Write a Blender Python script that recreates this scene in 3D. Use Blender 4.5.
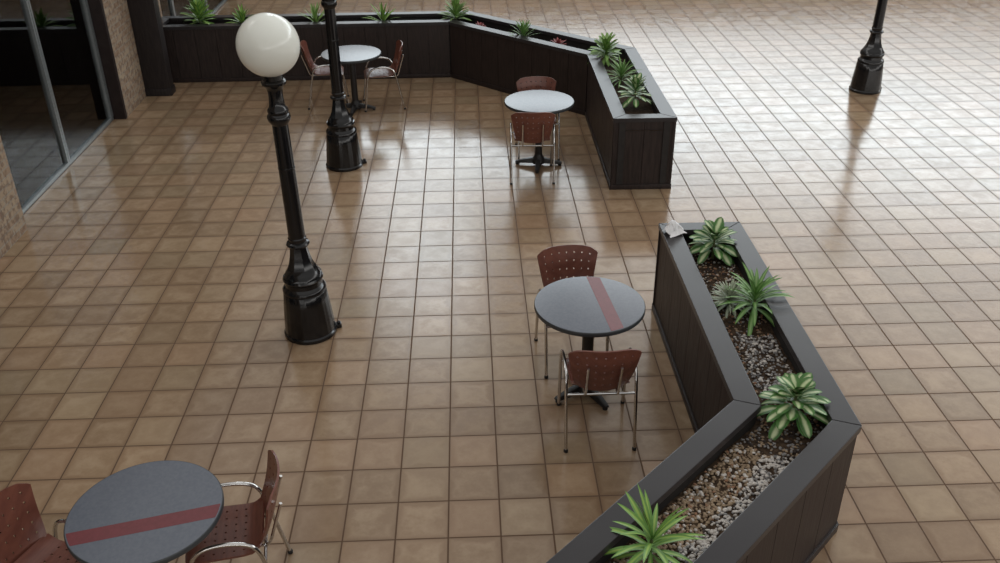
import bpy, bmesh, math, random
from mathutils import Vector, Matrix, noise
for o in list(bpy.data.objects): bpy.data.objects.remove(o, do_unlink=True)
S = bpy.context.scene; COL = S.collection; PI = math.pi
R = math.radians

# ------------------------------------------------------------------ camera
CR = [[0.999265, -0.037302, -0.008775], [-0.026122, -0.49551, -0.868209], [0.028038, 0.867801, -0.496121]]
cam = bpy.data.cameras.new('camera'); co = bpy.data.objects.new('camera', cam); COL.objects.link(co)
cam.sensor_width = 36; cam.lens = 33.1394; cam.clip_start = .05; cam.clip_end = 300
r_, d_, f_ = [Vector(v) for v in CR]
m = Matrix((r_, -d_, -f_)).transposed().to_4x4(); m.translation = Vector([0.1912, -5.5016, 3.982])
co.matrix_world = m; S.camera = co

# ------------------------------------------------------------------ exposure and world
S.view_settings.view_transform = 'Standard'; S.view_settings.look = 'None'
S.view_settings.gamma = 1; S.view_settings.use_curve_mapping = False
S.view_settings.exposure = 0.14

def nn(nt, typ, **kw):
    n = nt.nodes.new(typ)
    for k, v in kw.items(): setattr(n, k, v)
    return n
def mathn(nt, op, a, b=None, c=None, clamp=False):
    n = nt.nodes.new('ShaderNodeMath'); n.operation = op; n.use_clamp = clamp
    for i, v in enumerate((a, b, c)):
        if v is None: continue
        if isinstance(v, (int, float)): n.inputs[i].default_value = v
        else: nt.links.new(v, n.inputs[i])
    return n.outputs[0]
def sstep(nt, x, a, b, lo=0., hi=1.):
    n = nt.nodes.new('ShaderNodeMapRange'); n.interpolation_type = 'SMOOTHSTEP'
    nt.links.new(x, n.inputs[0])
    for i, v in enumerate((a, b, lo, hi)): n.inputs[i+1].default_value = v
    return n.outputs[0]
def mixc(nt, f, a, b, blend='MIX'):
    n = nt.nodes.new('ShaderNodeMix'); n.data_type = 'RGBA'; n.blend_type = blend
    if isinstance(f, (int, float)): n.inputs[0].default_value = f
    else: nt.links.new(f, n.inputs[0])
    for i, v in ((6, a), (7, b)):
        if isinstance(v, (tuple, list)): n.inputs[i].default_value = (*v[:3], 1)
        else: nt.links.new(v, n.inputs[i])
    return n.outputs[2]

# The light of the hall: a bright clerestory band (strongest at the far end and to the right) under a dim roof.
W = bpy.data.worlds.new('hall_light'); S.world = W; W.use_nodes = True
nt = W.node_tree; nt.nodes.clear()
tc = nn(nt, 'ShaderNodeTexCoord'); sx = nn(nt, 'ShaderNodeSeparateXYZ'); nt.links.new(tc.outputs['Generated'], sx.inputs[0])
X, Y, Z = sx.outputs
az = mathn(nt, 'MULTIPLY', mathn(nt, 'ARCTAN2', X, Y), 180/PI)          # 0 = far end, + = right
el = mathn(nt, 'MULTIPLY', mathn(nt, 'ARCSINE', Z), 180/PI)
low = mathn(nt, 'MULTIPLY', sstep(nt, el, 12.5, 18.5), sstep(nt, el, 21, 26.5, 1, 0))
low = mathn(nt, 'MULTIPLY', low, mathn(nt, 'MULTIPLY', sstep(nt, az, -11, -8), sstep(nt, az, 55, 80, 1, 0)))
high = mathn(nt, 'MULTIPLY', sstep(nt, el, 21, 26.5), sstep(nt, el, 28, 38, 1, 0))
w1 = mathn(nt, 'MULTIPLY', sstep(nt, az, -7.8, -5.8), sstep(nt, az, -1, 1.5, 1, 0))
w2 = mathn(nt, 'MULTIPLY', mathn(nt, 'MULTIPLY', sstep(nt, az, 6.0, 10.5), sstep(nt, az, 55, 80, 1, 0)), .42)
high = mathn(nt, 'MULTIPLY', high, mathn(nt, 'MULTIPLY', mathn(nt, 'MAXIMUM', w1, w2), .9))
win = mathn(nt, 'MAXIMUM', low, high)
back = mathn(nt, 'MULTIPLY', sstep(nt, el, 8, 16), sstep(nt, el, 34, 46, 1, 0))
roof = sstep(nt, el, 30, 50)
# the lit edge of the roof opening, high on the left and sinking towards the rear and the right
cl = mathn(nt, 'MULTIPLY_ADD', mathn(nt, 'ADD', mathn(nt, 'MULTIPLY', az, -1), -55), -.33, 45)
cr = mathn(nt, 'MULTIPLY_ADD', mathn(nt, 'ADD', az, -45), -.11, 19)
el_c = mathn(nt, 'ADD', mathn(nt, 'MULTIPLY', cl, mathn(nt, 'LESS_THAN', az, 0)), mathn(nt, 'MULTIPLY', cr, mathn(nt, 'GREATER_THAN', az, 0)))
ring = sstep(nt, mathn(nt, 'ABSOLUTE', mathn(nt, 'SUBTRACT', el, el_c)), 2.5, 5.5, 1, 0)
ring = mathn(nt, 'MULTIPLY', ring, mathn(nt, 'MAXIMUM', sstep(nt, az, -48, -40, 1, 0), sstep(nt, az, 55, 65)))
lvl = mathn(nt, 'ADD', mathn(nt, 'MULTIPLY', win, 4.3), mathn(nt, 'MULTIPLY', back, .30))
lvl = mathn(nt, 'ADD', lvl, mathn(nt, 'MULTIPLY', ring, 2.2))
lvl = mathn(nt, 'ADD', lvl, mathn(nt, 'MULTIPLY', roof, .48))
lvl = mathn(nt, 'ADD', lvl, .12)
bg = nn(nt, 'ShaderNodeBackground'); out = nn(nt, 'ShaderNodeOutputWorld')
nt.links.new(lvl, bg.inputs['Strength']); nt.links.new(mixc(nt, mathn(nt, 'MINIMUM', win, 1), (1, .975, .94), (.84, .945, 1)), bg.inputs['Color'])
nt.links.new(bg.outputs[0], out.inputs[0])

# ------------------------------------------------------------------ materials
def mat(name, col=(.5,.5,.5), rough=.5, metal=0., spec=.5, coat=0.):
    m = bpy.data.materials.new(name); m.use_nodes = True
    b = m.node_tree.nodes['Principled BSDF']
    b.inputs['Base Color'].default_value = (*col, 1); b.inputs['Roughness'].default_value = rough
    b.inputs['Metallic'].default_value = metal; b.inputs['Specular IOR Level'].default_value = spec
    b.inputs['Coat Weight'].default_value = coat; b.inputs['Coat Roughness'].default_value = .1
    return m, m.node_tree, b
def noisy(name, c1, c2, scale=20, rough=.5, metal=0, spec=.5, stretch=(1,1,1), bump=0., detail=4, rough2=None, coat=0.):
    m, nt, b = mat(name, c1, rough, metal, spec, coat)
    tc = nn(nt, 'ShaderNodeTexCoord'); mp = nn(nt, 'ShaderNodeMapping'); mp.inputs['Scale'].default_value = stretch
    nt.links.new(tc.outputs['Object'], mp.inputs[0])
    n = nn(nt, 'ShaderNodeTexNoise'); n.inputs['Scale'].default_value = scale; n.inputs['Detail'].default_value = detail
    nt.links.new(mp.outputs[0], n.inputs[0])
    f = sstep(nt, n.outputs[0], .3, .7)
    nt.links.new(mixc(nt, f, c1, c2), b.inputs['Base Color'])
    if rough2 is not None: nt.links.new(sstep(nt, n.outputs[0], .3, .7, rough, rough2), b.inputs['Roughness'])
    if bump:
        bp = nn(nt, 'ShaderNodeBump'); bp.inputs['Strength'].default_value = bump; bp.inputs['Distance'].default_value = .004
        nt.links.new(n.outputs[0], bp.inputs['Height']); nt.links.new(bp.outputs[0], b.inputs['Normal'])
    return m
T = .31
def floor_mat():
    m, nt, b = mat('ceramic_floor_tile')
    g = nn(nt, 'ShaderNodeNewGeometry'); s = nn(nt, 'ShaderNodeSeparateXYZ'); nt.links.new(g.outputs['Position'], s.inputs[0])
    u = mathn(nt, 'DIVIDE', s.outputs[0], T); v = mathn(nt, 'DIVIDE', s.outputs[1], T)
    cx = nn(nt, 'ShaderNodeCombineXYZ')
    nt.links.new(mathn(nt, 'FLOOR', u), cx.inputs[0]); nt.links.new(mathn(nt, 'FLOOR', v), cx.inputs[1])
    wn = nn(nt, 'ShaderNodeTexWhiteNoise'); wn.noise_dimensions = '2D'; nt.links.new(cx.outputs[0], wn.inputs['Vector'])
    fu = mathn(nt, 'FRACT', u); fv = mathn(nt, 'FRACT', v)
    du = mathn(nt, 'MINIMUM', fu, mathn(nt, 'SUBTRACT', 1, fu)); dv = mathn(nt, 'MINIMUM', fv, mathn(nt, 'SUBTRACT', 1, fv))
    d = mathn(nt, 'MINIMUM', du, dv)
    # mottling, shifted from tile to tile
    off = nn(nt, 'ShaderNodeVectorMath'); off.operation = 'MULTIPLY_ADD'
    nt.links.new(wn.outputs['Color'], off.inputs[0]); off.inputs[1].default_value = (7, 7, 7); nt.links.new(g.outputs['Position'], off.inputs[2])
    n1 = nn(nt, 'ShaderNodeTexNoise'); n1.inputs['Scale'].default_value = 6; n1.inputs['Detail'].default_value = 5; n1.inputs['Roughness'].default_value = .6
    nt.links.new(off.outputs[0], n1.inputs[0])
    n2 = nn(nt, 'ShaderNodeTexNoise'); n2.inputs['Scale'].default_value = 45; n2.inputs['Detail'].default_value = 3
    nt.links.new(off.outputs[0], n2.inputs[0])
    base = mixc(nt, sstep(nt, n1.outputs[0], .3, .7), TILE_A, TILE_B)
    edge = mathn(nt, 'ADD', d, mathn(nt, 'MULTIPLY', mathn(nt, 'SUBTRACT', n1.outputs[0], .5), .6))
    base = mixc(nt, sstep(nt, edge, .0, .17, .55, 0), base, TILE_E)
    base = mixc(nt, mathn(nt, 'MULTIPLY', n2.outputs[0], .22), base, TILE_E)
    ws = nn(nt, 'ShaderNodeSeparateColor'); nt.links.new(wn.outputs['Color'], ws.inputs[0])
    base = mixc(nt, sstep(nt, ws.outputs[1], .45, 1, 0, .35), base, (.36, .225, .14))
    base = mixc(nt, sstep(nt, ws.outputs[2], .6, 1, 0, .3), base, (.36, .29, .185))
    tv = mathn(nt, 'MULTIPLY_ADD', wn.outputs['Value'], .28, .84)
    cc = nn(nt, 'ShaderNodeCombineXYZ')
    for i in range(3): nt.links.new(tv, cc.inputs[i])
    base = mixc(nt, 1, base, cc.outputs[0], 'MULTIPLY')
    gr = sstep(nt, d, .010, .025, 1, 0)
    base = mixc(nt, gr, base, (.135, .085, .056))
    nt.links.new(base, b.inputs['Base Color'])
    rr = sstep(nt, n1.outputs[0], .3, .7, .13, .21)
    nt.links.new(mathn(nt, 'ADD', rr, mathn(nt, 'MULTIPLY', gr, .45)), b.inputs['Roughness'])
    h = mathn(nt, 'MULTIPLY', n1.outputs[0], .5)
    bp = nn(nt, 'ShaderNodeBump'); bp.inputs['Strength'].default_value = .35; bp.inputs['Distance'].default_value = .003
    nt.links.new(h, bp.inputs['Height']); nt.links.new(bp.outputs[0], b.inputs['Normal'])
    nt.links.new(mathn(nt, 'MULTIPLY_ADD', gr, -.60, .62), b.inputs['Specular IOR Level'])
    return m
TILE_A = (.43, .315, .208); TILE_B = (.315, .213, .130); TILE_E = (.20, .115, .062)

def brick_mat():
    m, nt, b = mat('tan_brick', rough=.85, spec=.3)
    g = nn(nt, 'ShaderNodeNewGeometry'); s = nn(nt, 'ShaderNodeSeparateXYZ'); nt.links.new(g.outputs['Position'], s.inputs[0])
    c = nn(nt, 'ShaderNodeCombineXYZ'); nt.links.new(mathn(nt, 'ADD', s.outputs[0], s.outputs[1]), c.inputs[0]); nt.links.new(s.outputs[2], c.inputs[1])
    br = nn(nt, 'ShaderNodeTexBrick'); nt.links.new(c.outputs[0], br.inputs[0])
    br.inputs['Scale'].default_value = 1; br.inputs['Brick Width'].default_value = .21; br.inputs['Row Height'].default_value = .075
    br.inputs['Mortar Size'].default_value = .008; br.inputs['Bias'].default_value = 0
    br.inputs['Color1'].default_value = (.27, .185, .125, 1); br.inputs['Color2'].default_value = (.35, .275, .195, 1); br.inputs['Mortar'].default_value = (.30, .26, .21, 1)
    n = nn(nt, 'ShaderNodeTexNoise'); n.inputs['Scale'].default_value = 22; n.inputs['Detail'].default_value = 6; nt.links.new(g.outputs['Position'], n.inputs[0])
    col = mixc(nt, sstep(nt, n.outputs[0], .42, .68, 0, .75), br.outputs[0], (.14, .085, .06))
    nt.links.new(col, b.inputs['Base Color'])
    bp = nn(nt, 'ShaderNodeBump'); bp.inputs['Strength'].default_value = .6; bp.inputs['Distance'].default_value = .01
    nt.links.new(mathn(nt, 'SUBTRACT', mathn(nt, 'MULTIPLY', n.outputs[0], .3), br.outputs[1]), bp.inputs['Height']); nt.links.new(bp.outputs[0], b.inputs['Normal'])
    return m
def glass_mat(name, tint):
    m = bpy.data.materials.new(name); m.use_nodes = True; nt = m.node_tree; nt.nodes.clear()
    t = nn(nt, 'ShaderNodeBsdfTransparent'); t.inputs[0].default_value = (*tint, 1)
    gl = nn(nt, 'ShaderNodeBsdfGlossy'); gl.inputs['Roughness'].default_value = .02
    fr = nn(nt, 'ShaderNodeFresnel'); fr.inputs[0].default_value = 1.5
    mx = nn(nt, 'ShaderNodeMixShader'); o = nn(nt, 'ShaderNodeOutputMaterial')
    nt.links.new(fr.outputs[0], mx.inputs[0]); nt.links.new(t.outputs[0], mx.inputs[1]); nt.links.new(gl.outputs[0], mx.inputs[2]); nt.links.new(mx.outputs[0], o.inputs[0])
    return m
def leaf_mat(name, green, green2, cream, lo, hi, amount):
    """green leaf with a paler stripe along the midrib (UV x = across, y = along)"""
    m, nt, b = mat(name, green, .42, 0, .4)
    uv = nn(nt, 'ShaderNodeUVMap'); s = nn(nt, 'ShaderNodeSeparateXYZ'); nt.links.new(uv.outputs[0], s.inputs[0])
    a = mathn(nt, 'ABSOLUTE', mathn(nt, 'MULTIPLY_ADD', s.outputs[0], 2, -1))
    tc = nn(nt, 'ShaderNodeTexCoord'); n = nn(nt, 'ShaderNodeTexNoise'); n.inputs['Scale'].default_value = 25; nt.links.new(tc.outputs['Object'], n.inputs[0])
    a2 = mathn(nt, 'ADD', a, mathn(nt, 'MULTIPLY_ADD', n.outputs[0], .5, -.25))
    stripe = mathn(nt, 'MULTIPLY', sstep(nt, a2, lo, hi, 1, 0), sstep(nt, s.outputs[1], .05, .3, .3, 1))
    stripe = mathn(nt, 'MULTIPLY', stripe, sstep(nt, s.outputs[1], .82, 1., 1, .2))
    base = mixc(nt, sstep(nt, n.outputs[0], .35, .65), green, green2)
    nt.links.new(mixc(nt, mathn(nt, 'MULTIPLY', stripe, amount), base, cream), b.inputs['Base Color'])
    b.inputs['Subsurface Weight'].default_value = 0
    return m
M = {}
M['floor'] = floor_mat(); M['brick'] = brick_mat()
M['planter'] = noisy('dark_stained_planks', (.019, .0135, .013), (.036, .0245, .022), 9, .42, 0, .35, (6, 6, .6), .25, rough2=.55)
M['rim'] = noisy('dark_rim_board', (.027, .024, .026), (.033, .030, .032), 3, .30, 0, .4)
M['plinth'] = noisy('plinth_paint', (.026, .021, .020), (.038, .032, .030), 20, .5)
M['liner'] = noisy('planter_liner', (.012, .010, .010), (.02, .017, .016), 15, .7)
M['soil'] = noisy('potting_soil', (.028, .017, .010), (.075, .048, .03), 38, .95, 0, .2, bump=1.)
M['lampblack'] = noisy('black_gloss_paint', (.005, .005, .006), (.008, .008, .009), 30, .17, 0, .5, bump=.03)
M['globe'] = mat('white_acrylic_globe', (.86, .88, .82), .16, 0, .5)[0]
b = M['globe'].node_tree.nodes['Principled BSDF']; b.inputs['Subsurface Weight'].default_value = .35; b.inputs['Subsurface Radius'].default_value = (.06, .06, .06); b.inputs['Subsurface Scale'].default_value = 1
M['chrome'] = mat('chrome_tube', (.62, .61, .60), .16, 1.)[0]
M['wood'] = noisy('red_brown_lacquer', (.172, .060, .040), (.128, .043, .030), 10, .3, 0, .5, (1, 8, 1), .02)
M['rubber'] = mat('black_rubber', (.015, .015, .015), .6)[0]
M['top'] = noisy('slate_grey_laminate', (.120, .134, .165), (.140, .154, .185), 60, .24, 0, .5)
M['edge'] = mat('dark_table_edge', (.04, .045, .05), .4)[0]
M['stripe'] = noisy('dull_red_stripe', (.175, .040, .048), (.15, .036, .042), 40, .26, 0, .5)
M['iron'] = noisy('black_iron', (.012, .011, .012), (.02, .018, .018), 30, .4)
M['column'] = noisy('column_cladding', (.017, .014, .015), (.027, .022, .022), 9, .5, 0, .3, (6, 6, .6), .1)
M['jamb'] = noisy('dark_jamb', (.016, .010, .010), (.024, .016, .015), 9, .5, 0, .3)
M['alu'] = noisy('brushed_aluminium', (.36, .40, .42), (.42, .46, .48), 40, .4, .8)
M['glass'] = glass_mat('tinted_shop_glass', (.55, .60, .60))
M['carpet'] = noisy('shop_carpet', (.034, .040, .036), (.05, .056, .05), 60, .95, 0, .1)
M['inner'] = noisy('dark_shop_wall', (.025, .023, .022), (.035, .032, .03), 8, .8)
M['farwall'] = noisy('far_wall_paint', (.33, .25, .20), (.38, .30, .24), 3, .7)
M['paper'] = mat('white_tissue', (.90, .90, .92), .9)[0]
M['st_tan'] = noisy('tan_pebble', (.34, .25, .16), (.21, .145, .09), 30, .8)
M['st_white'] = noisy('white_pebble', (.60, .56, .52), (.45, .41, .37), 30, .75)
M['st_grey'] = noisy('grey_pebble', (.27, .26, .255), (.18, .17, .165), 30, .75)
M['st_dark'] = noisy('dark_chip', (.05, .035, .03), (.025, .018, .015), 30, .85)
M['st_rust'] = noisy('rust_pebble', (.22, .10, .05), (.30, .17, .10), 30, .8)
M['leaf_var'] = leaf_mat('variegated_leaf', (.05, .15, .033), (.085, .21, .05), (.62, .70, .42), .12, .60, .92)
M['leaf_strap'] = leaf_mat('strap_leaf', (.085, .20, .045), (.13, .28, .065), (.38, .54, .24), .1, .7, .55)
M['leaf_lime'] = leaf_mat('lime_centred_leaf', (.11, .24, .055), (.16, .32, .075), (.46, .62, .13), .1, .6, .55)
M['leaf_pale'] = leaf_mat('silvery_leaf', (.27, .33, .22), (.36, .41, .29), (.55, .58, .47), .1, .8, .5)
M['leaf_dark'] = leaf_mat('dark_leaf', (.13, .26, .055), (.19, .36, .085), (.42, .55, .22), .1, .7, .5)
M['leaf_red'] = leaf_mat('red_leaf', (.20, .035, .045), (.28, .06, .06), (.45, .18, .16), .1, .7, .4)
M['stem'] = noisy('plant_stem', (.09, .12, .04), (.13, .13, .06), 30, .7)

# ------------------------------------------------------------------ mesh helpers
class MB:
    def __init__(s): s.v = []; s.f = []; s.mi = []; s.uv = None
    def add(s, vs, fs, mi=0):
        o = len(s.v); s.v += [tuple(v) for v in vs]; s.f += [tuple(i+o for i in f) for f in fs]; s.mi += [mi]*len(fs)
    def box(s, x0, x1, y0, y1, z0, z1, mi=0):
        s.add([(x0,y0,z0),(x1,y0,z0),(x1,y1,z0),(x0,y1,z0),(x0,y0,z1),(x1,y0,z1),(x1,y1,z1),(x0,y1,z1)],
              [(0,3,2,1),(4,5,6,7),(0,1,5,4),(1,2,6,5),(2,3,7,6),(3,0,4,7)], mi)
    def prism(s, poly, z0, z1, mi=0):
        n = len(poly); a = sum(poly[i][0]*poly[(i+1)%n][1]-poly[(i+1)%n][0]*poly[i][1] for i in range(n))
        if a < 0: poly = poly[::-1]
        s.add([(x,y,z0) for x,y in poly]+[(x,y,z1) for x,y in poly],
              [tuple(range(n-1,-1,-1)), tuple(range(n,2*n))]+[(i,(i+1)%n,n+(i+1)%n,n+i) for i in range(n)], mi)
    def lathe(s, prof, n=32, c=(0,0), cap=True, rfun=None, phase=0.):
        vs = []; k = len(prof)
        for i in range(n):
            a = 2*PI*i/n+phase
            for r, z in prof:
                rr = r if rfun is None else rfun(r, z, i)
                vs.append((c[0]+rr*math.cos(a), c[1]+rr*math.sin(a), z))
        fs = [(i*k+j, ((i+1)%n)*k+j, ((i+1)%n)*k+j+1, i*k+j+1) for i in range(n) for j in range(k-1)]
        if cap:
            if prof[0][0] > 1e-5: fs.append(tuple(i*k for i in range(n-1,-1,-1)))
            if prof[-1][0] > 1e-5: fs.append(tuple(i*k+k-1 for i in range(n)))
        s.add(vs, fs)
    def tube(s, pts, r, n=10, smooth=0, cap=True):
        P = [Vector(p) for p in pts]
        for _ in range(smooth):
            Q = [P[0]]
            for a, b in zip(P[:-1], P[1:]): Q += [a*.75+b*.25, a*.25+b*.75]
            P = Q+[P[-1]]
        up = None; rings = []
        for i, p in enumerate(P):
            t = (P[min(i+1,len(P)-1)]-P[max(i-1,0)]).normalized()
            if up is None:
                up = t.orthogonal().normalized()
            up = (up-t*up.dot(t)).normalized(); bb = t.cross(up)
            rr = r(i/(len(P)-1)) if callable(r) else r
            rings.append([p+up*(rr*math.cos(2*PI*k/n))+bb*(rr*math.sin(2*PI*k/n)) for k in range(n)])
        vs = [v for ring in rings for v in ring]
        fs = [(i*n+k, i*n+(k+1)%n, (i+1)*n+(k+1)%n, (i+1)*n+k) for i in range(len(P)-1) for k in range(n)]
        if cap: fs += [tuple(range(n-1,-1,-1)), tuple(range((len(P)-1)*n, len(P)*n))]
        s.add(vs, fs)
    def build(s, name, mats, parent=None, smooth=True, ang=35, bevel=0., weld=False):
        me = bpy.data.meshes.new(name); me.from_pydata(s.v, [], s.f)
        if not isinstance(mats, (list, tuple)): mats = [mats]
        for mm in mats: me.materials.append(mm)
        for p, i in zip(me.polygons, s.mi): p.material_index = i
        if s.uv:
            ul = me.uv_layers.new(name='UVMap')
            for l in me.loops: ul.data[l.index].uv = s.uv[l.vertex_index]
        if bevel or weld:
            bm = bmesh.new(); bm.from_mesh(me)
            if weld: bmesh.ops.remove_doubles(bm, verts=bm.verts, dist=1e-5)
            if bevel: bmesh.ops.bevel(bm, geom=[e for e in bm.edges if len(e.link_faces)==2 and e.calc_face_angle(0) > R(30)], offset=bevel, segments=2, affect='EDGES', profile=.6)
            bm.to_mesh(me); bm.free()
        me.update()
        if smooth:
            me.polygons.foreach_set('use_smooth', [True]*len(me.polygons)); me.set_sharp_from_angle(angle=R(18 if bevel else ang))
        o = bpy.data.objects.new(name, me); COL.objects.link(o)
        if parent: o.parent = parent
        return o
def tag(o, label=None, cat=None, group=None, kind=None):
    for k, v in (('label', label), ('category', cat), ('group', group), ('kind', kind)):
        if v: o[k] = v
    return o
def empty(name, loc=(0,0,0), rz=0.):
    o = bpy.data.objects.new(name, None); COL.objects.link(o); o.location = loc; o.rotation_euler = (0,0,rz); o.empty_display_size = .1
    return o
def copy_tree(o, parent=None):
    c = o.copy(); COL.objects.link(c); c.parent = parent
    if parent: c.matrix_parent_inverse = o.matrix_parent_inverse.copy()
    for ch in KIDS.get(o.name, []):
        copy_tree(ch, c)
    return c
KIDS = {}
def snapshot():
    KIDS.clear()
    for o in bpy.data.objects:
        if o.parent: KIDS.setdefault(o.parent.name, []).append(o)

# ------------------------------------------------------------------ setting
mb = MB(); mb.box(-4.43, 16, -9, 18, -.12, 0); tag(mb.build('floor', M['floor'], smooth=False), kind='structure')
mb = MB(); mb.box(-9, 16, 18, 18.25, 0, 2.3); tag(mb.build('wall_far', M['farwall'], smooth=False), kind='structure')
XW = -4.20; XG = -4.37; HW = 4.8                        # brick face, glass plane, wall height
mb = MB()
for y0, y1 in ((-9, -3.2), (.2, 2.74), (5.95, 8.1), (12.6, 18)): mb.box(-4.62, XW+(.04 if y1 == 2.74 else 0), y0, y1, 0, HW)
for y0, y1, z0 in ((-3.2, .2, 2.75), (2.74, 5.95, 2.75), (8.1, 12.6, 1.7)): mb.box(-4.62, XW, y0, y1, z0, HW)
tag(mb.build('wall_left', M['brick'], smooth=False), kind='structure')
mb = MB()
mb.box(-9.2, -9, -3.5, 13, 0, 3.0); mb.box(-9, -4.62, -3.7, -3.5, 0, 3.0); mb.box(-9, -4.62, 13, 13.2, 0, 3.0)
tag(mb.build('wall_shop', M['inner'], smooth=False), kind='structure')
mb = MB(); mb.box(-9.2, -4.62, -3.7, 13.2, 3.0, 3.1); tag(mb.build('ceiling', M['inner'], smooth=False), kind='structure')
mb = MB(); mb.box(-9.2, -4.43, -3.7, 13.2, -.1, -.002); tag(mb.build('floor_shop', M['carpet'], smooth=False), kind='structure')
# dark jamb boards closing the recess at the far end of each shop window
for k, (y0, y1, zt) in enumerate(((5.885, 5.95, 2.75), (12.535, 12.6, 1.7))):
    mb = MB(); mb.box(-4.47, XW+.012, y0, y1, 0, zt); tag(mb.build('trim_%d' % (k+1), M['jamb'], bevel=.004), kind='structure')
def storefront(idx, y0, y1, posts, top=2.75):
    r = empty('window_%d' % idx, (XG, y0, 0)); tag(r, kind='structure')
    L = y1-y0
    def part(name, mm, *b):
        mb = MB(); mb.box(*b); return mb.build(name, mm, r, bevel=.006)
    part('window_sill', M['alu'], -.03, .03, 0, L, 0, .045)
    part('window_head', M['alu'], -.03, .03, 0, L, top-.07, top)
    ys = [0]+[q-y0 for q in posts]+[L]
    for q in ys[1:]:
        mb = MB(); q0 = q-.075 if q == L else q-.04
        mb.box(-.035, .035, q0, q0+.034, .045, top-.07); mb.box(-.028, .022, q0+.034, q0+.046, .045, top-.07); mb.box(-.035, .035, q0+.046, q0+.08 if q < L else L, .045, top-.07)
        mb.build('mullion', M['alu'], r)
    for a, c in zip(ys[:-1], ys[1:]):
        mb = MB(); mb.box(-.004, .004, a+.005, c-.005, .04, top-.06); mb.build('window_glass', M['glass'], r, smooth=False)
    return r
storefront(1, 2.74, 5.88, (4.36,)); storefront(2, 8.1, 12.53, (9.12, 11.0), 1.7); storefront(3, -3.2, .2, (-1.5,))
def column(y0, y1, k):
    mb = MB(); mb.box(XW+.001, -3.86, y0, y1, 0, HW); o = mb.build('trim_column_%d' % k, M['column'], bevel=.008)
    tag(o, kind='structure')
    mb = MB(); mb.box(XW+.001, -3.85, y0-.01, y1+.01, 0, .10); mb.build('column_skirting', M['column'], o, bevel=.004)
column(6.79, 6.98, 1); column(1.13, 1.32, 2)

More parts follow.
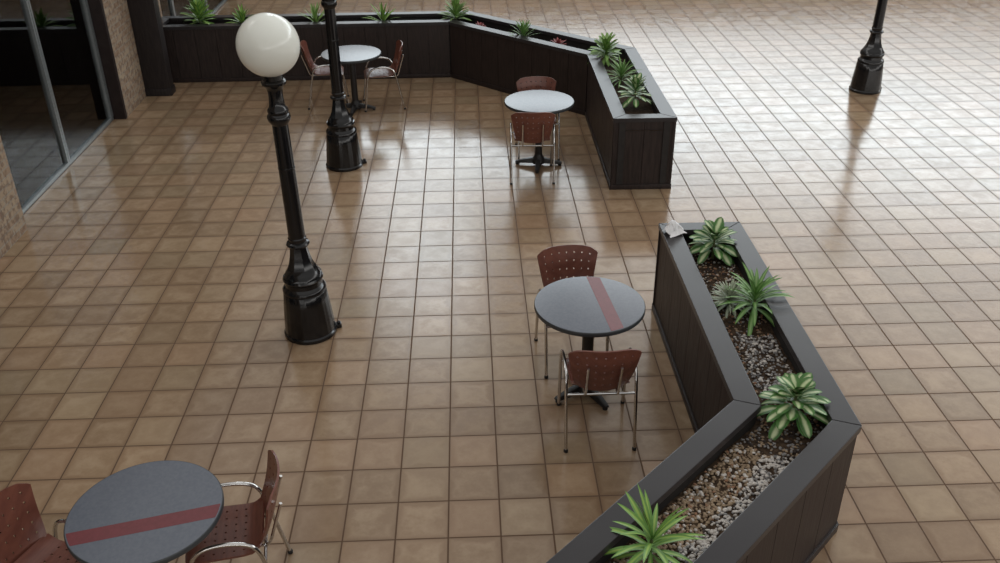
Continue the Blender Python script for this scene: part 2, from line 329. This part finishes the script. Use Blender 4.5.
# ------------------------------------------------------------------ planters
def lerp(a, b, t): return (a[0]+(b[0]-a[0])*t, a[1]+(b[1]-a[1])*t)
HP = .785; RT = .045; SOIL = .655
def planter(J, label, closed, soil_z=SOIL):
    """J: joints (left point, right point) along the bent trough; closed: which ends show an end wall"""
    r = empty('planter_box', (J[0][0][0], J[0][0][1], 0)); tag(r, label, 'planter')
    ox, oy = r.location.x, r.location.y
    J = [((a[0]-ox, a[1]-oy), (b[0]-ox, b[1]-oy)) for a, b in J]
    def wall(P, Q, mate):     # planked face from P to Q; mate = the opposite side, to find the inward direction
        d = Vector((Q[0]-P[0], Q[1]-P[1])); L = d.length; d.normalize(); n = Vector((-d.y, d.x))
        if n.dot(Vector(mate)-Vector(P)) < 0: n = -n
        mb = MB(); k = max(1, round(L/.30)); w = L/k
        def pt(s, i): return (P[0]+d.x*s+n.x*i, P[1]+d.y*s+n.y*i)
        mb.prism([pt(.012, .031), pt(L-.012, .031), pt(L-.012, .05), pt(.012, .05)], .0, HP-RT)
        for q in range(k):
            a, c = q*w+(.0025 if q else .004), (q+1)*w-(.0025 if q < k-1 else .004)
            mb.prism([pt(a, .014), pt(c, .014), pt(c, .032), pt(a, .032)], .03, HP-RT)
        mb.build('side_panel', M['planter'], r)
        mb = MB(); mb.prism([pt(.0, .0), pt(L, .0), pt(L-.006, .03), pt(.006, .03)], 0, .055); mb.build('plinth_board', M['planter'], r, bevel=.004)
    def board(a, b, c, d):
        mb = MB(); cx = (a[0]+b[0]+c[0]+d[0])/4; cy = (a[1]+b[1]+c[1]+d[1])/4
        sh = lambda p: (p[0]+(cx-p[0])*.0012, p[1]+(cy-p[1])*.0012)
        mb.prism([sh(a), sh(b), sh(c), sh(d)], HP-RT, HP); mb.build('rim_board', M['rim'], r, smooth=False, bevel=.004)
    n = len(J); ti = .145/.64
    ins = [(lerp(a, b, ti), lerp(a, b, 1-ti)) for a, b in J]
    # shift inner ends inward along the arm where an end wall closes the trough
    for e, (i, j) in (('start', (0, 1)), ('end', (n-1, n-2))):
        if e in closed:
            for s in (0, 1):
                dv = (Vector(J[j][s])-Vector(J[i][s])).normalized()*.13
                q = ins[i]; q2 = (q[s][0]+dv.x, q[s][1]+dv.y)
                ins[i] = (q2, q[1]) if s == 0 else (q[0], q2)
            board(J[i][0], J[i][1], ins[i][1], ins[i][0]); wall(J[i][0], J[i][1], J[j][0])
    for i in range(n-1):
        for s in (0, 1):
            board(J[i][s], J[i+1][s], ins[i+1][s], ins[i][s]); wall(J[i][s], J[i+1][s], J[i][1-s])
    # dark liner under the rim and the bed of soil
    poly = [q[0] for q in ins]+[q[1] for q in reversed(ins)]
    big = [lerp(a, b, .10) for a, b in J]+[lerp(a, b, .90) for a, b in reversed(J)]
    mb = MB()
    for i in range(n-1):
        for s in (0, 1):
            t0, t1 = (.10, .20) if s == 0 else (.90, .80)
            mb.prism([lerp(*J[i], t0), lerp(*J[i+1], t0), lerp(*J[i+1], t1), lerp(*J[i], t1)], .06, HP-RT-.001)
    mb.build('liner', M['liner'], r, smooth=False)
    # soil: a lumpy strip
    mb = MB()
    for i in range(n-1):
        L = (Vector(J[i+1][0])-Vector(J[i][0])).length; nu = max(4, int(L/.06)); nv = 8
        a0, a1 = (0., 1.)
        g = [[None]*(nv+1) for _ in range(nu+1)]; vs = []
        for u in range(nu+1):
            l0 = lerp(lerp(*J[i], .2), lerp(*J[i+1], .2), u/nu); r0 = lerp(lerp(*J[i], .8), lerp(*J[i+1], .8), u/nu)
            for v in range(nv+1):
                p = lerp(l0, r0, v/nv); z = soil_z+.022*noise.noise(Vector((p[0]*6, p[1]*6, 1)))+.012*noise.noise(Vector((p[0]*19, p[1]*19, 4)))
                vs.append((p[0], p[1], z))
        mb.add(vs, [(u*(nv+1)+v, u*(nv+1)+v+1, (u+1)*(nv+1)+v+1, (u+1)*(nv+1)+v) for u in range(nu) for v in range(nv)])
    mb.build('soil', M['soil'], r, weld=True)
    return r
NEAR = [((1.65, .95), (2.29, .94)), ((1.65, -1.335), (2.29, -1.60)), ((-.26, -3.245), (.1925, -3.6975))]
FAR = [((1.64, 3.345), (2.29, 3.335)), ((1.65, 5.65), (2.29, 5.915)), ((-.065, 7.365), (.20, 8.005)), ((-4.17, 7.365), (-4.17, 8.005))]
planter(NEAR, 'dark wooden planter bent once, near right foreground, with gravel bed and tissue on rim', ('start', 'end'))
planter(FAR, 'long dark wooden planter with two bends enclosing the far side of the seating area', ('start', 'end'))

# ------------------------------------------------------------------ gravel in the near planter
random.seed(4)
def ico():
    bm = bmesh.new(); bmesh.ops.create_icosphere(bm, subdivisions=2, radius=1); bm.verts.ensure_lookup_table()
    v = [x.co.copy() for x in bm.verts]; f = [tuple(q.index for q in x.verts) for x in bm.faces]; bm.free(); return v, f
IV, IF = ico()
def stones(mb, p, sz, mi):
    a = random.uniform(0, 2*PI); e = Vector((random.uniform(.8, 1.35), random.uniform(.7, 1.1), random.uniform(.45, .75)))*sz
    rm = Matrix.Rotation(a, 3, 'Z') @ Matrix.Rotation(random.uniform(-.5, .5), 3, 'X'); so = Vector((random.random()*50, random.random()*50, 3))
    vs = []
    for v in IV:
        q = v*(1+.28*noise.noise(v*1.3+so)); vs.append(Vector(p)+rm @ Vector((q.x*e.x, q.y*e.y, q.z*e.z)))
    mb.add(vs, IF, mi)
def soil_h(x, y, J): 
    px, py = x-J[0][0][0], y-J[0][0][1]
    return SOIL+.022*noise.noise(Vector((px*6, py*6, 1)))+.012*noise.noise(Vector((px*19, py*19, 4)))
beds = {}
def bed(key):
    if key not in beds: beds[key] = MB()
    return beds[key]
def along(i, u, v):    # arm i, u along 0..1, v across 0..1 (inside the liner)
    a = lerp(lerp(*NEAR[i], .23), lerp(*NEAR[i+1], .23), u); c = lerp(lerp(*NEAR[i], .77), lerp(*NEAR[i+1], .77), u); return lerp(a, c, v)
for i, cnt in ((0, 3200), (1, 6200)):
    for _ in range(cnt):
        u, v = random.random(), random.random()
        if i == 0 and u < .06: continue
        if i == 1 and u > .66: continue
        x, y = along(i, u, v); nz = noise.noise(Vector((x*5, y*5, 9)))
        rnd = random.random()
        if i == 0:
            if .58 < u+.05*nz < .88 and v > .25: ch = 'st_grey' if rnd < .6 else ('st_white' if rnd < .85 else 'st_dark')
            elif u < .45:
                if random.random() < .45: continue
                ch = ('st_rust', 'st_tan', 'st_dark', 'st_dark', 'st_white')[int(rnd*5)]
            else:
                if random.random() < .5: continue
                ch = ('st_rust', 'st_dark', 'st_tan', 'st_grey')[int(rnd*4)]
        else:
            if u < .10:
                if random.random() < .55: continue
                ch = ('st_dark', 'st_tan', 'st_grey')[int(rnd*3)]
            elif u > .50+.1*nz:
                if random.random() < .5: continue
                ch = ('st_dark', 'st_tan', 'st_white', 'st_dark')[int(rnd*4)]
            elif v > .60+.18*nz: ch = 'st_white' if rnd < .62 else ('st_grey' if rnd < .9 else 'st_dark')
            else: ch = 'st_tan' if rnd < .8 else ('st_rust' if rnd < .88 else 'st_white')
        sz = random.uniform(.0055, .0105)*(1.15 if ch == 'st_white' else 1)
        stones(bed(ch), (x, y, soil_h(x, y, NEAR)+sz*.35), sz, 0)
allb = MB(); keys = ['st_tan', 'st_white', 'st_grey', 'st_dark', 'st_rust']
for i, k in enumerate(keys): allb.add(beds[k].v, beds[k].f, i)
tag(allb.build('gravel', [M[k] for k in keys], ang=80), 'loose tan, white and grey pebbles lying on the soil of the bent near planter', 'gravel', kind='stuff')

# ------------------------------------------------------------------ plants
def leaf(mb, base, az, el, L, w, droop, fold=.25, twist=0., nl=10, tipw=.0, shape=1.):
    """one blade: leaves the stem at elevation el and bends down by droop radians along its length"""
    d = Vector((math.cos(az), math.sin(az), 0)); side0 = Vector((-math.sin(az), math.cos(az), 0)); p = Vector(base); e = el
    o = len(mb.v); vs = []; uv = []
    for i in range(nl+1):
        t = i/nl
        ww = w*math.sin(PI*min(1, .06+.94*t**(1/shape if shape < 1 else 1)))**(.75*shape); ww = max(ww, w*.02)
        if i: 
            e = el-droop*t; p = p+(d*math.cos(e)+Vector((0,0,1))*math.sin(e))*(L/nl)
        up = Vector((0,0,1))*math.cos(e)-d*math.sin(e); sd = (side0*math.cos(twist*t)+up*math.sin(twist*t)); u2 = up*math.cos(twist*t)-side0*math.sin(twist*t)
        for s in (-1, -.5, 0, .5, 1):
            vs.append(p+sd*(s*ww/2)+u2*(abs(s)*ww*.5*fold)); uv.append(((s+1)/2, t))
    fs = [(i*5+j, i*5+j+1, (i+1)*5+j+1, (i+1)*5+j) for i in range(nl) for j in range(4)]
    mb.add(vs, fs)
    if mb.uv is None: mb.uv = []
    mb.uv += uv
def plant(name, loc, label, mk, n, L, w, els, droop, stem_h, cat='plant', seed=0, shape=1., spikes=0, group=None, fold=.25, stem_r=.012, spread=.008):
    random.seed(seed); r = empty(name, loc, random.uniform(0, 6)); tag(r, label, cat, group)
    mb = MB(); ga = 2.39996
    for i in range(n):
        t = i/max(1, n-1); el = els[0]+(els[1]-els[0])*t+random.uniform(-.12, .12)
        z = stem_h*(.40+.60*t); az = i*ga+random.uniform(-.25, .25)
        rr = random.uniform(.82, 1.12)*(1-.22*t)
        leaf(mb, (math.cos(az)*spread*(1-t), math.sin(az)*spread*(1-t), z), az, el, L*rr, w*random.uniform(.85, 1.12), droop*random.uniform(.75, 1.2)*(1-.35*t), fold, random.uniform(-.35, .35), shape=shape)
    for i in range(spikes):
        az = i*2.6+random.uniform(0, 1); leaf(mb, (0, 0, stem_h), az, R(random.uniform(68, 82)), L*.95, w*.85, .25, .45, 0, shape=shape)
    mb.build('foliage', M[mk], r, ang=60)
    mb = MB(); mb.tube([(0,0,-.05), (.004,0,stem_h*.5), (0,.003,stem_h)], lambda t: stem_r*(1-.4*t), 8, 1); mb.build('stem', M['stem'], r)
    return r
plant('variegated_plant', (2.0, .585, SOIL), 'bushy variegated green plant beside the white tissue, at the far end of the near planter', 'leaf_var', 44, .18, .066, (R(-12), R(62)), .7, .20, seed=1, shape=.72, fold=.15, spread=.05)
plant('strap_leaf_plant', (2.075, -.25, SOIL), 'loose strap-leaved green plant, second from the far end of the near planter', 'leaf_strap', 46, .29, .032, (R(8), R(80)), 1.1, .16, seed=2)
plant('pale_plant', (1.935, -.15, SOIL), 'low silvery pale plant just left of the loose strap-leaved one in the near planter', 'leaf_pale', 90, .18, .018, (R(5), R(80)), 1.0, .09, seed=3)
plant('variegated_plant', (1.985, -1.385, SOIL), 'bushy plant with cream-striped leaves at the bend of the near planter', 'leaf_var', 46, .17, .064, (R(-12), R(60)), .7, .21, seed=5, shape=.72, fold=.15, spread=.07)
plant('dracaena', (.985, -2.41, SOIL), 'lime green spiky dracaena with long arching leaves, nearest plant in the near planter', 'leaf_lime', 27, .30, .031, (R(-5), R(62)), .95, .16, seed=12, spikes=3)
# far planter
plant('bushy_plant', (1.88, 5.64, SOIL), 'bushy green plant at the right-hand bend of the far planter', 'leaf_dark', 70, .24, .050, (R(5), R(70)), .7, .22, seed=6, shape=.7, fold=.15)
plant('strap_leaf_plant', (1.95, 4.84, SOIL), 'thin-leaved green plant between two bushier ones in the end arm of the far planter', 'leaf_strap', 56, .27, .024, (R(10), R(80)), .9, .12, seed=7)
plant('variegated_plant', (1.975, 4.03, SOIL), 'cream-striped leafy plant nearest the free end of the far planter', 'leaf_var', 42, .175, .066, (R(-5), R(70)), .6, .26, seed=8, shape=.72, fold=.15, spread=.05)
plant('spiky_plant', (.93, 6.70, SOIL), 'spiky green plant halfway along the slanting arm of the far planter', 'leaf_strap', 46, .25, .026, (R(35), R(85)), .75, .12, seed=9)
plant('bushy_plant', (.03, 7.68, SOIL), 'upright bushy plant at the left-hand bend of the far planter, right of the white table', 'leaf_dark', 60, .27, .048, (R(25), R(84)), .6, .22, seed=10)
plant('spiky_plant', (-1.0, 7.70, SOIL), 'small sparse spiky plant behind the white table by the second lamp post', 'leaf_lime', 20, .34, .032, (R(30), R(85)), .55, .10, seed=11)
plant('spiky_plant', (-1.95, 7.70, SOIL), 'small spiky plant left of the second lamp post in the far planter', 'leaf_dark', 22, .34, .032, (R(30), R(85)), .55, .10, seed=13)
plant('leafy_plant', (-2.97, 7.70, SOIL), 'small light green leafy plant behind the white lamp globe in the far planter', 'leaf_lime', 28, .28, .05, (R(20), R(82)), .6, .12, seed=14)
plant('leafy_plant', (-3.57, 7.70, SOIL), 'leafy light green plant beside the dark column, leftmost in the far planter', 'leaf_lime', 44, .29, .07, (R(15), R(80)), .55, .24, seed=15, shape=.7)
plant('red_plant', (.36, 7.35, SOIL), 'low plant with dull red leaves just right of the left-hand bend in the far planter', 'leaf_red', 22, .13, .034, (R(10), R(70)), .6, .05, seed=16)
plant('red_plant', (1.36, 6.36, SOIL), 'low red-leaved plant in the slanting arm, close to the right-hand bend of the far planter', 'leaf_red', 22, .14, .038, (R(10), R(70)), .6, .06, seed=17)

# ------------------------------------------------------------------ crumpled tissue on the near rim
random.seed(8); mb = MB(); N = 18; vs = []
for i in range(N+1):
    for j in range(N+1):
        x, y = i/N*2-1, j/N*2-1; q = Vector((x*1.6, y*1.6, 2.3))
        f = noise.noise(q*1.3); g = noise.noise(q*2.9+Vector((5, 1, 0)))
        rr = .075*(1-.30*abs(f)); h = .11*math.exp(-((x+.35)**2+(y-.1)**2)*2.6)+.05*math.exp(-((x-.5)**2*4+(y+.3)**2*3))+.028*abs(f)*(1-(x*x+y*y)/2)
        vs.append((x*rr+.016*g, y*rr*.85+.014*f, max(.0015, h)))
n1 = len(vs); ix = lambda i, j: i*(N+1)+j
top = [(ix(i, j), ix(i+1, j), ix(i+1, j+1), ix(i, j+1)) for i in range(N) for j in range(N)]
vs += [(x, y, 0 if z < .002 else z-.0012) for x, y, z in vs]
ring = [ix(i, 0) for i in range(N)]+[ix(N, j) for j in range(N)]+[ix(i, N) for i in range(N, 0, -1)]+[ix(0, j) for j in range(N, 0, -1)]
fs = top+[tuple(n1+q for q in f[::-1]) for f in top]+[(b, a, n1+a, n1+b) for a, b in zip(ring, ring[1:]+ring[:1])]
mb.add(vs, fs)
o = mb.build('tissue', M['paper'], ang=25); o.location = (1.735, .775, HP+.001); o.rotation_euler = (0, 0, R(25))
tag(o, 'crumpled white paper tissue lying on the far corner of the near planter rim', 'tissue')

# ------------------------------------------------------------------ lamp posts
def lamp(loc, label, lean):
    r = empty('lamp_post', loc); tag(r, label, 'lamp post', 'black lamp posts of the court'); r.rotation_euler = (0, lean, 0)
    bl = M['lampblack']
    mb = MB(); mb.lathe([(.200, 0), (.207, .004), (.207, .028), (.198, .04)], 40); mb.build('base_flange', bl, r)
    mb = MB()
    mb.lathe([(.197, .035), (.193, .10), (.185, .20), (.175, .30), (.166, .385), (.160, .392)], 96, rfun=lambda q, z, i: q*(1-.012*(i % 4 in (0,))) , cap=True)
    mb.build('skirt', bl, r, ang=50)
    mb = MB(); mb.lathe([(.160, .385), (.168, .395), (.168, .415), (.158, .43), (.143, .445), (.140, .475), (.152, .488), (.156, .502), (.150, .518)], 40); mb.build('ring', bl, r)
    mb = MB(); mb.lathe([(.152, .515), (.147, .535), (.128, .562), (.105, .60), (.088, .645), (.076, .695), (.068, .745), (.064, .785)], 8, phase=PI/8); mb.build('shoulder', bl, r, ang=38)
    mb = MB(); mb.lathe([(.064, .772), (.082, .778), (.089, .792), (.082, .806), (.066, .814), (.066, .832), (.070, .842), (.064, .85)], 32); mb.build('collar', bl, r)
    mb = MB(); mb.lathe([(.064, .845), (.062, 1.0), (.058, 1.6), (.0565, 1.75)], 28)
    mb.lathe([(.0605, 1.40), (.0615, 1.405), (.0615, 1.412), (.0605, 1.417)], 28); mb.build('pole', bl, r)
    mb = MB(); mb.lathe([(.056, 1.735), (.066, 1.752), (.079, 1.77), (.083, 1.79), (.078, 1.81), (.070, 1.818), (.074, 1.835), (.072, 1.85), (.058, 1.866), (.052, 1.90), (.050, 1.96), (.055, 1.995)], 32); mb.build('capital', bl, r)
    mb = MB(); mb.lathe([(.054, 1.99), (.062, 2.01), (.084, 2.03), (.087, 2.048), (.080, 2.058), (.070, 2.062), (.070, 2.105), (.060, 2.115)], 32); mb.build('globe_holder', bl, r)
    mb = MB(); c = 2.297; R0 = .212
    mb.lathe([(max(1e-6, R0*math.sin(a)), c-R0*math.cos(a)) for a in [R(18)+(PI-R(18))*i/40 for i in range(41)]], 64); g = mb.build('globe', M['globe'], r); g['label'] = 'round white acrylic globe'
    mb = MB(); a = R(14); mb.box(.185, .245, -.028, .028, 0, .03); mb.lathe([(.0, .052), (.012, .05), (.015, .045), (.015, .028)][::-1], 12, (.225, 0)); t = mb.build('anchor_tab', bl, r, bevel=.003); t.rotation_euler = (0, 0, a)
    return r
L1 = lamp((-1.122, .745, 0), 'black lamp post with white globe, standing nearest, left of the middle', R(-.9))
snapshot()
L2 = copy_tree(L1); L2.location = (-1.228, 4.19, 0); L2.rotation_euler = (0, R(.1), 0); L2['label'] = 'black lamp post standing in front of the far left white table'
L3 = copy_tree(L1); L3.location = (5.55, 6.43, 0); L3.rotation_euler = (0, R(.5), 0); L3['label'] = 'black lamp post standing alone on the open floor at upper right'

# ------------------------------------------------------------------ chairs
def perforated(P, ss, ts, hs, ht, cols, rows, skip=lambda i, j: False, th=.011):
    """panel P(s, t) with square holes at cols x rows; returns an MB"""
    sc = sorted(set([-1., 1., -.96, .96]+[c+d for c in cols for d in (-hs, hs)]+ss)); tcs = sorted(set([0., 1., .04, .96]+[c+d for c in rows for d in (-ht, ht)]+ts))
    bm = bmesh.new(); g = [[bm.verts.new(P(s, t)) for t in tcs] for s in sc]
    hole = lambda s, t: any(abs(s-c) < hs for c in cols) and any(abs(t-c) < ht for c in rows)
    for i in range(len(sc)-1):
        for j in range(len(tcs)-1):
            if hole((sc[i]+sc[i+1])/2, (tcs[j]+tcs[j+1])/2): continue
            bm.faces.new((g[i][j], g[i+1][j], g[i+1][j+1], g[i][j+1]))
    bmesh.ops.delete(bm, geom=[v for v in bm.verts if not v.link_faces], context='VERTS')
    bmesh.ops.recalc_face_normals(bm, faces=bm.faces)
    bmesh.ops.solidify(bm, geom=bm.faces[:], thickness=th)
    bm.verts.index_update(); mb = MB(); mb.add([v.co.copy() for v in bm.verts], [tuple(v.index for v in f.verts) for f in bm.faces]); bm.free(); return mb
def make_chair():
    r = empty('cafe_chair'); tag(r, 'x', 'chair', 'perforated cafe chairs')
    def back(s, t):
        hw = .172+.058*t**.8; a = abs(s)
        z = .440+.042*a**3*(1-t)+(.368-.030*a**5)*t-.018*a**8*t
        y = -.208-.105*t-.012*math.sin(PI*t)+.060*s*s*(.55+.45*t)
        return (hw*s, y, z)
    cols = [-.78+.26*i for i in range(7)]; rows = [.17, .34, .51, .68, .85]
    perforated(back, [], [], .024, .017, cols, rows).build('backrest', M['wood'], r, ang=40)
    def seat(s, t):
        a = abs(s); y = -.185+.395*t; yc = .0125
        y = yc+(y-yc)*(1-.07*a**6); x = (.188+.012*t)*s*(1-.05*abs(2*t-1)**6)
        z = .447-.010*(1-s*s)*math.sin(PI*t)
        if t < .16: z += .042*((.16-t)/.16)**1.6
        if t > .84: z -= .022*((t-.84)/.16)**2
        return (x, y, z)
    perforated(seat, [], [.08, .12, .9], .026, .015, cols, [.24, .37, .50, .63, .76]).build('seat', M['wood'], r, ang=40)
    for sd in (-1, 1):
        mb = MB(); x = .226*sd
        mb.tube([(x, -.272, .006), (x, -.232, .20), (x*1.0, -.196, .385), (x, -.176, .48), (x, -.135, .548), (x, -.02, .572), (x, .085, .562), (x, .150, .515), (x, .178, .42), (x, .205, .21), (x, .232, .006)], .0112, 12, 3)
        f = mb.build('side_frame', M['chrome'], r)
        for y in (-.272, .232):
            mb = MB(); mb.lathe([(.010, 0), (.0145, .002), (.0145, .018), (.0125, .022)], 14, (x, y)); mb.build('foot_cap', M['rubber'], f)
        mb = MB(); mb.tube([(.105*sd, -.190, .405), (.105*sd, -.222, .43), (.105*sd, -.243, .50), (.105*sd, -.276, .60), (.105*sd, -.302, .68)], .0085, 10, 2); mb.build('back_support', M['chrome'], r)
        mb = MB(); mb.tube([(.105*sd, -.190, .412), (.105*sd, .165, .412)], .0085, 10); mb.build('seat_rail', M['chrome'], r)
    for y, z in ((-.192, .405), (.180, .412)):
        mb = MB(); mb.tube([(-.226, y, z), (.226, y, z)], .0095, 10); mb.build('cross_bar', M['chrome'], r)
    return r
chair0 = make_chair(); snapshot()
CH = [  # x, y, facing (dx, dy), label
 (.99, -.545, (0, 1), 'red-brown chair seen from behind, at the grey table beside the near planter'),
 (.91, .265, (.08, -1), 'red-brown perforated chair facing the camera behind the grey table beside the near planter'),
 (.85, 3.81, (.03, 1), 'perforated chair with its back to the camera at the pale table beside the far planter'),
 (.955, 4.42, (0, -1), 'perforated chair tucked behind the pale table, close to the slanting planter wall'),
 (-1.65, 6.36, (.99, .1), 'perforated chair at the far left table, between the white globe and the second lamp post'),
 (-.95, 6.22, (-.985, -.14), 'perforated chair on the right of the far left table, facing left'),
 (-1.965, -2.135, (.93, -.37), 'red-brown chair cut by the left frame edge, left of the bottom corner table'),
 (-1.14, -1.89, (-.98, -.16), 'red-brown chair facing left on the right side of the bottom left corner table'),
]
for i, (x, y, f, lab) in enumerate(CH):
    c = chair0 if i == 0 else copy_tree(chair0)
    c.location = (x, y, 0); c.rotation_euler = (0, 0, math.atan2(-f[0], f[1])); c['label'] = lab

# ------------------------------------------------------------------ tables
def make_table():
    r = empty('cafe_table'); tag(r, 'x', 'table', 'round cafe tables'); H = .742; RT_ = .377
    mb = MB(); mb.lathe([(RT_-.012, H-.028), (RT_-.006, H-.0005), (RT_-.012, H)], 72); mb.build('tabletop', M['top'], r, ang=20)
    mb = MB(); mb.lathe([(RT_-.016, H-.034), (RT_-.003, H-.032), (RT_, H-.027), (RT_, H-.006), (RT_-.003, H-.001), (RT_-.010, H-.0004), (RT_-.010, H-.034)], 72, cap=False); mb.build('edge_band', M['edge'], r)
    mb = MB(); mb.lathe([(.13, H-.052), (.13, H-.036), (.05, H-.030)][::1], 24); mb.lathe([(.040, .09), (.040, H-.04)], 24); mb.build('column', M['iron'], r)
    mb = MB(); mb.lathe([(.075, .03), (.078, .05), (.062, .085), (.048, .11), (.042, .13)], 24); b = mb.build('base', M['iron'], r)
    for k in range(4):
        mb = MB(); vs = []
        for q, (xx, hw, z0, z1) in enumerate(((.04, .034, .028, .088), (.16, .030, .026, .066), (.235, .026, .022, .046), (.26, .020, .022, .040))):
            vs += [(xx, -hw, z0), (xx, hw, z0), (xx, hw*.7, z1), (xx, -hw*.7, z1)]
        fs = [(0,1,2,3)]+[(q*4+a, (q+1)*4+a, (q+1)*4+(a+1)%4, q*4+(a+1)%4) for q in range(3) for a in range(4)]+[(15,14,13,12)]
        mb.add(vs, fs); bmv = mb.build('base_arm', M['iron'], b, bevel=.004); bmv.rotation_euler = (0, 0, k*PI/2)
        mb = MB(); mb.lathe([(.017, 0), (.019, .004), (.019, .012), (.008, .016), (.008, .024)], 14, (.238, 0)); g = mb.build('glide', M['rubber'], b); g.rotation_euler = (0, 0, k*PI/2)
    off, hw = .105, .046; mb = MB(); pts = []; rr = RT_-.011
    for a in [i/12 for i in range(13)]:
        x = off-hw+2*hw*a; pts.append((x, math.sqrt(rr*rr-x*x)))
    poly = [(x, -y) for x, y in pts]+[(x, y) for x, y in reversed(pts)]
    mb.prism(poly, H-.002, H+.0006); s = mb.build('stripe', M['stripe'], r, smooth=False); s['label'] = 'dull red inlaid stripe'
    return r
t0 = make_table(); snapshot()
TB = [(.972, -.165, R(6), R(28), 'round slate-grey table with a red stripe running away from the camera, beside the near planter'),
      (.945, 4.08, R(0), R(-8), 'round pale-reflecting table with two chairs beside the end of the far planter'),
      (-1.285, 6.07, R(170), R(-8), 'round white-reflecting table behind the second lamp post at far left'),
      (-1.472, -2.03, R(-76), R(30), 'round grey table with a red stripe, cut by the bottom frame edge at left')]
for i, (x, y, rs, rb, lab) in enumerate(TB):
    t = t0 if i == 0 else copy_tree(t0)
    t.location = (x, y, 0); t.rotation_euler = (0, 0, rs); t['label'] = lab
    for c in list(t.children):
        if c.name.split('.')[0] == 'stripe' and i in (1, 2): bpy.data.objects.remove(c); continue      # plain tops
        if c.name.split('.')[0] == 'base': c.rotation_euler = (0, 0, rb-rs)
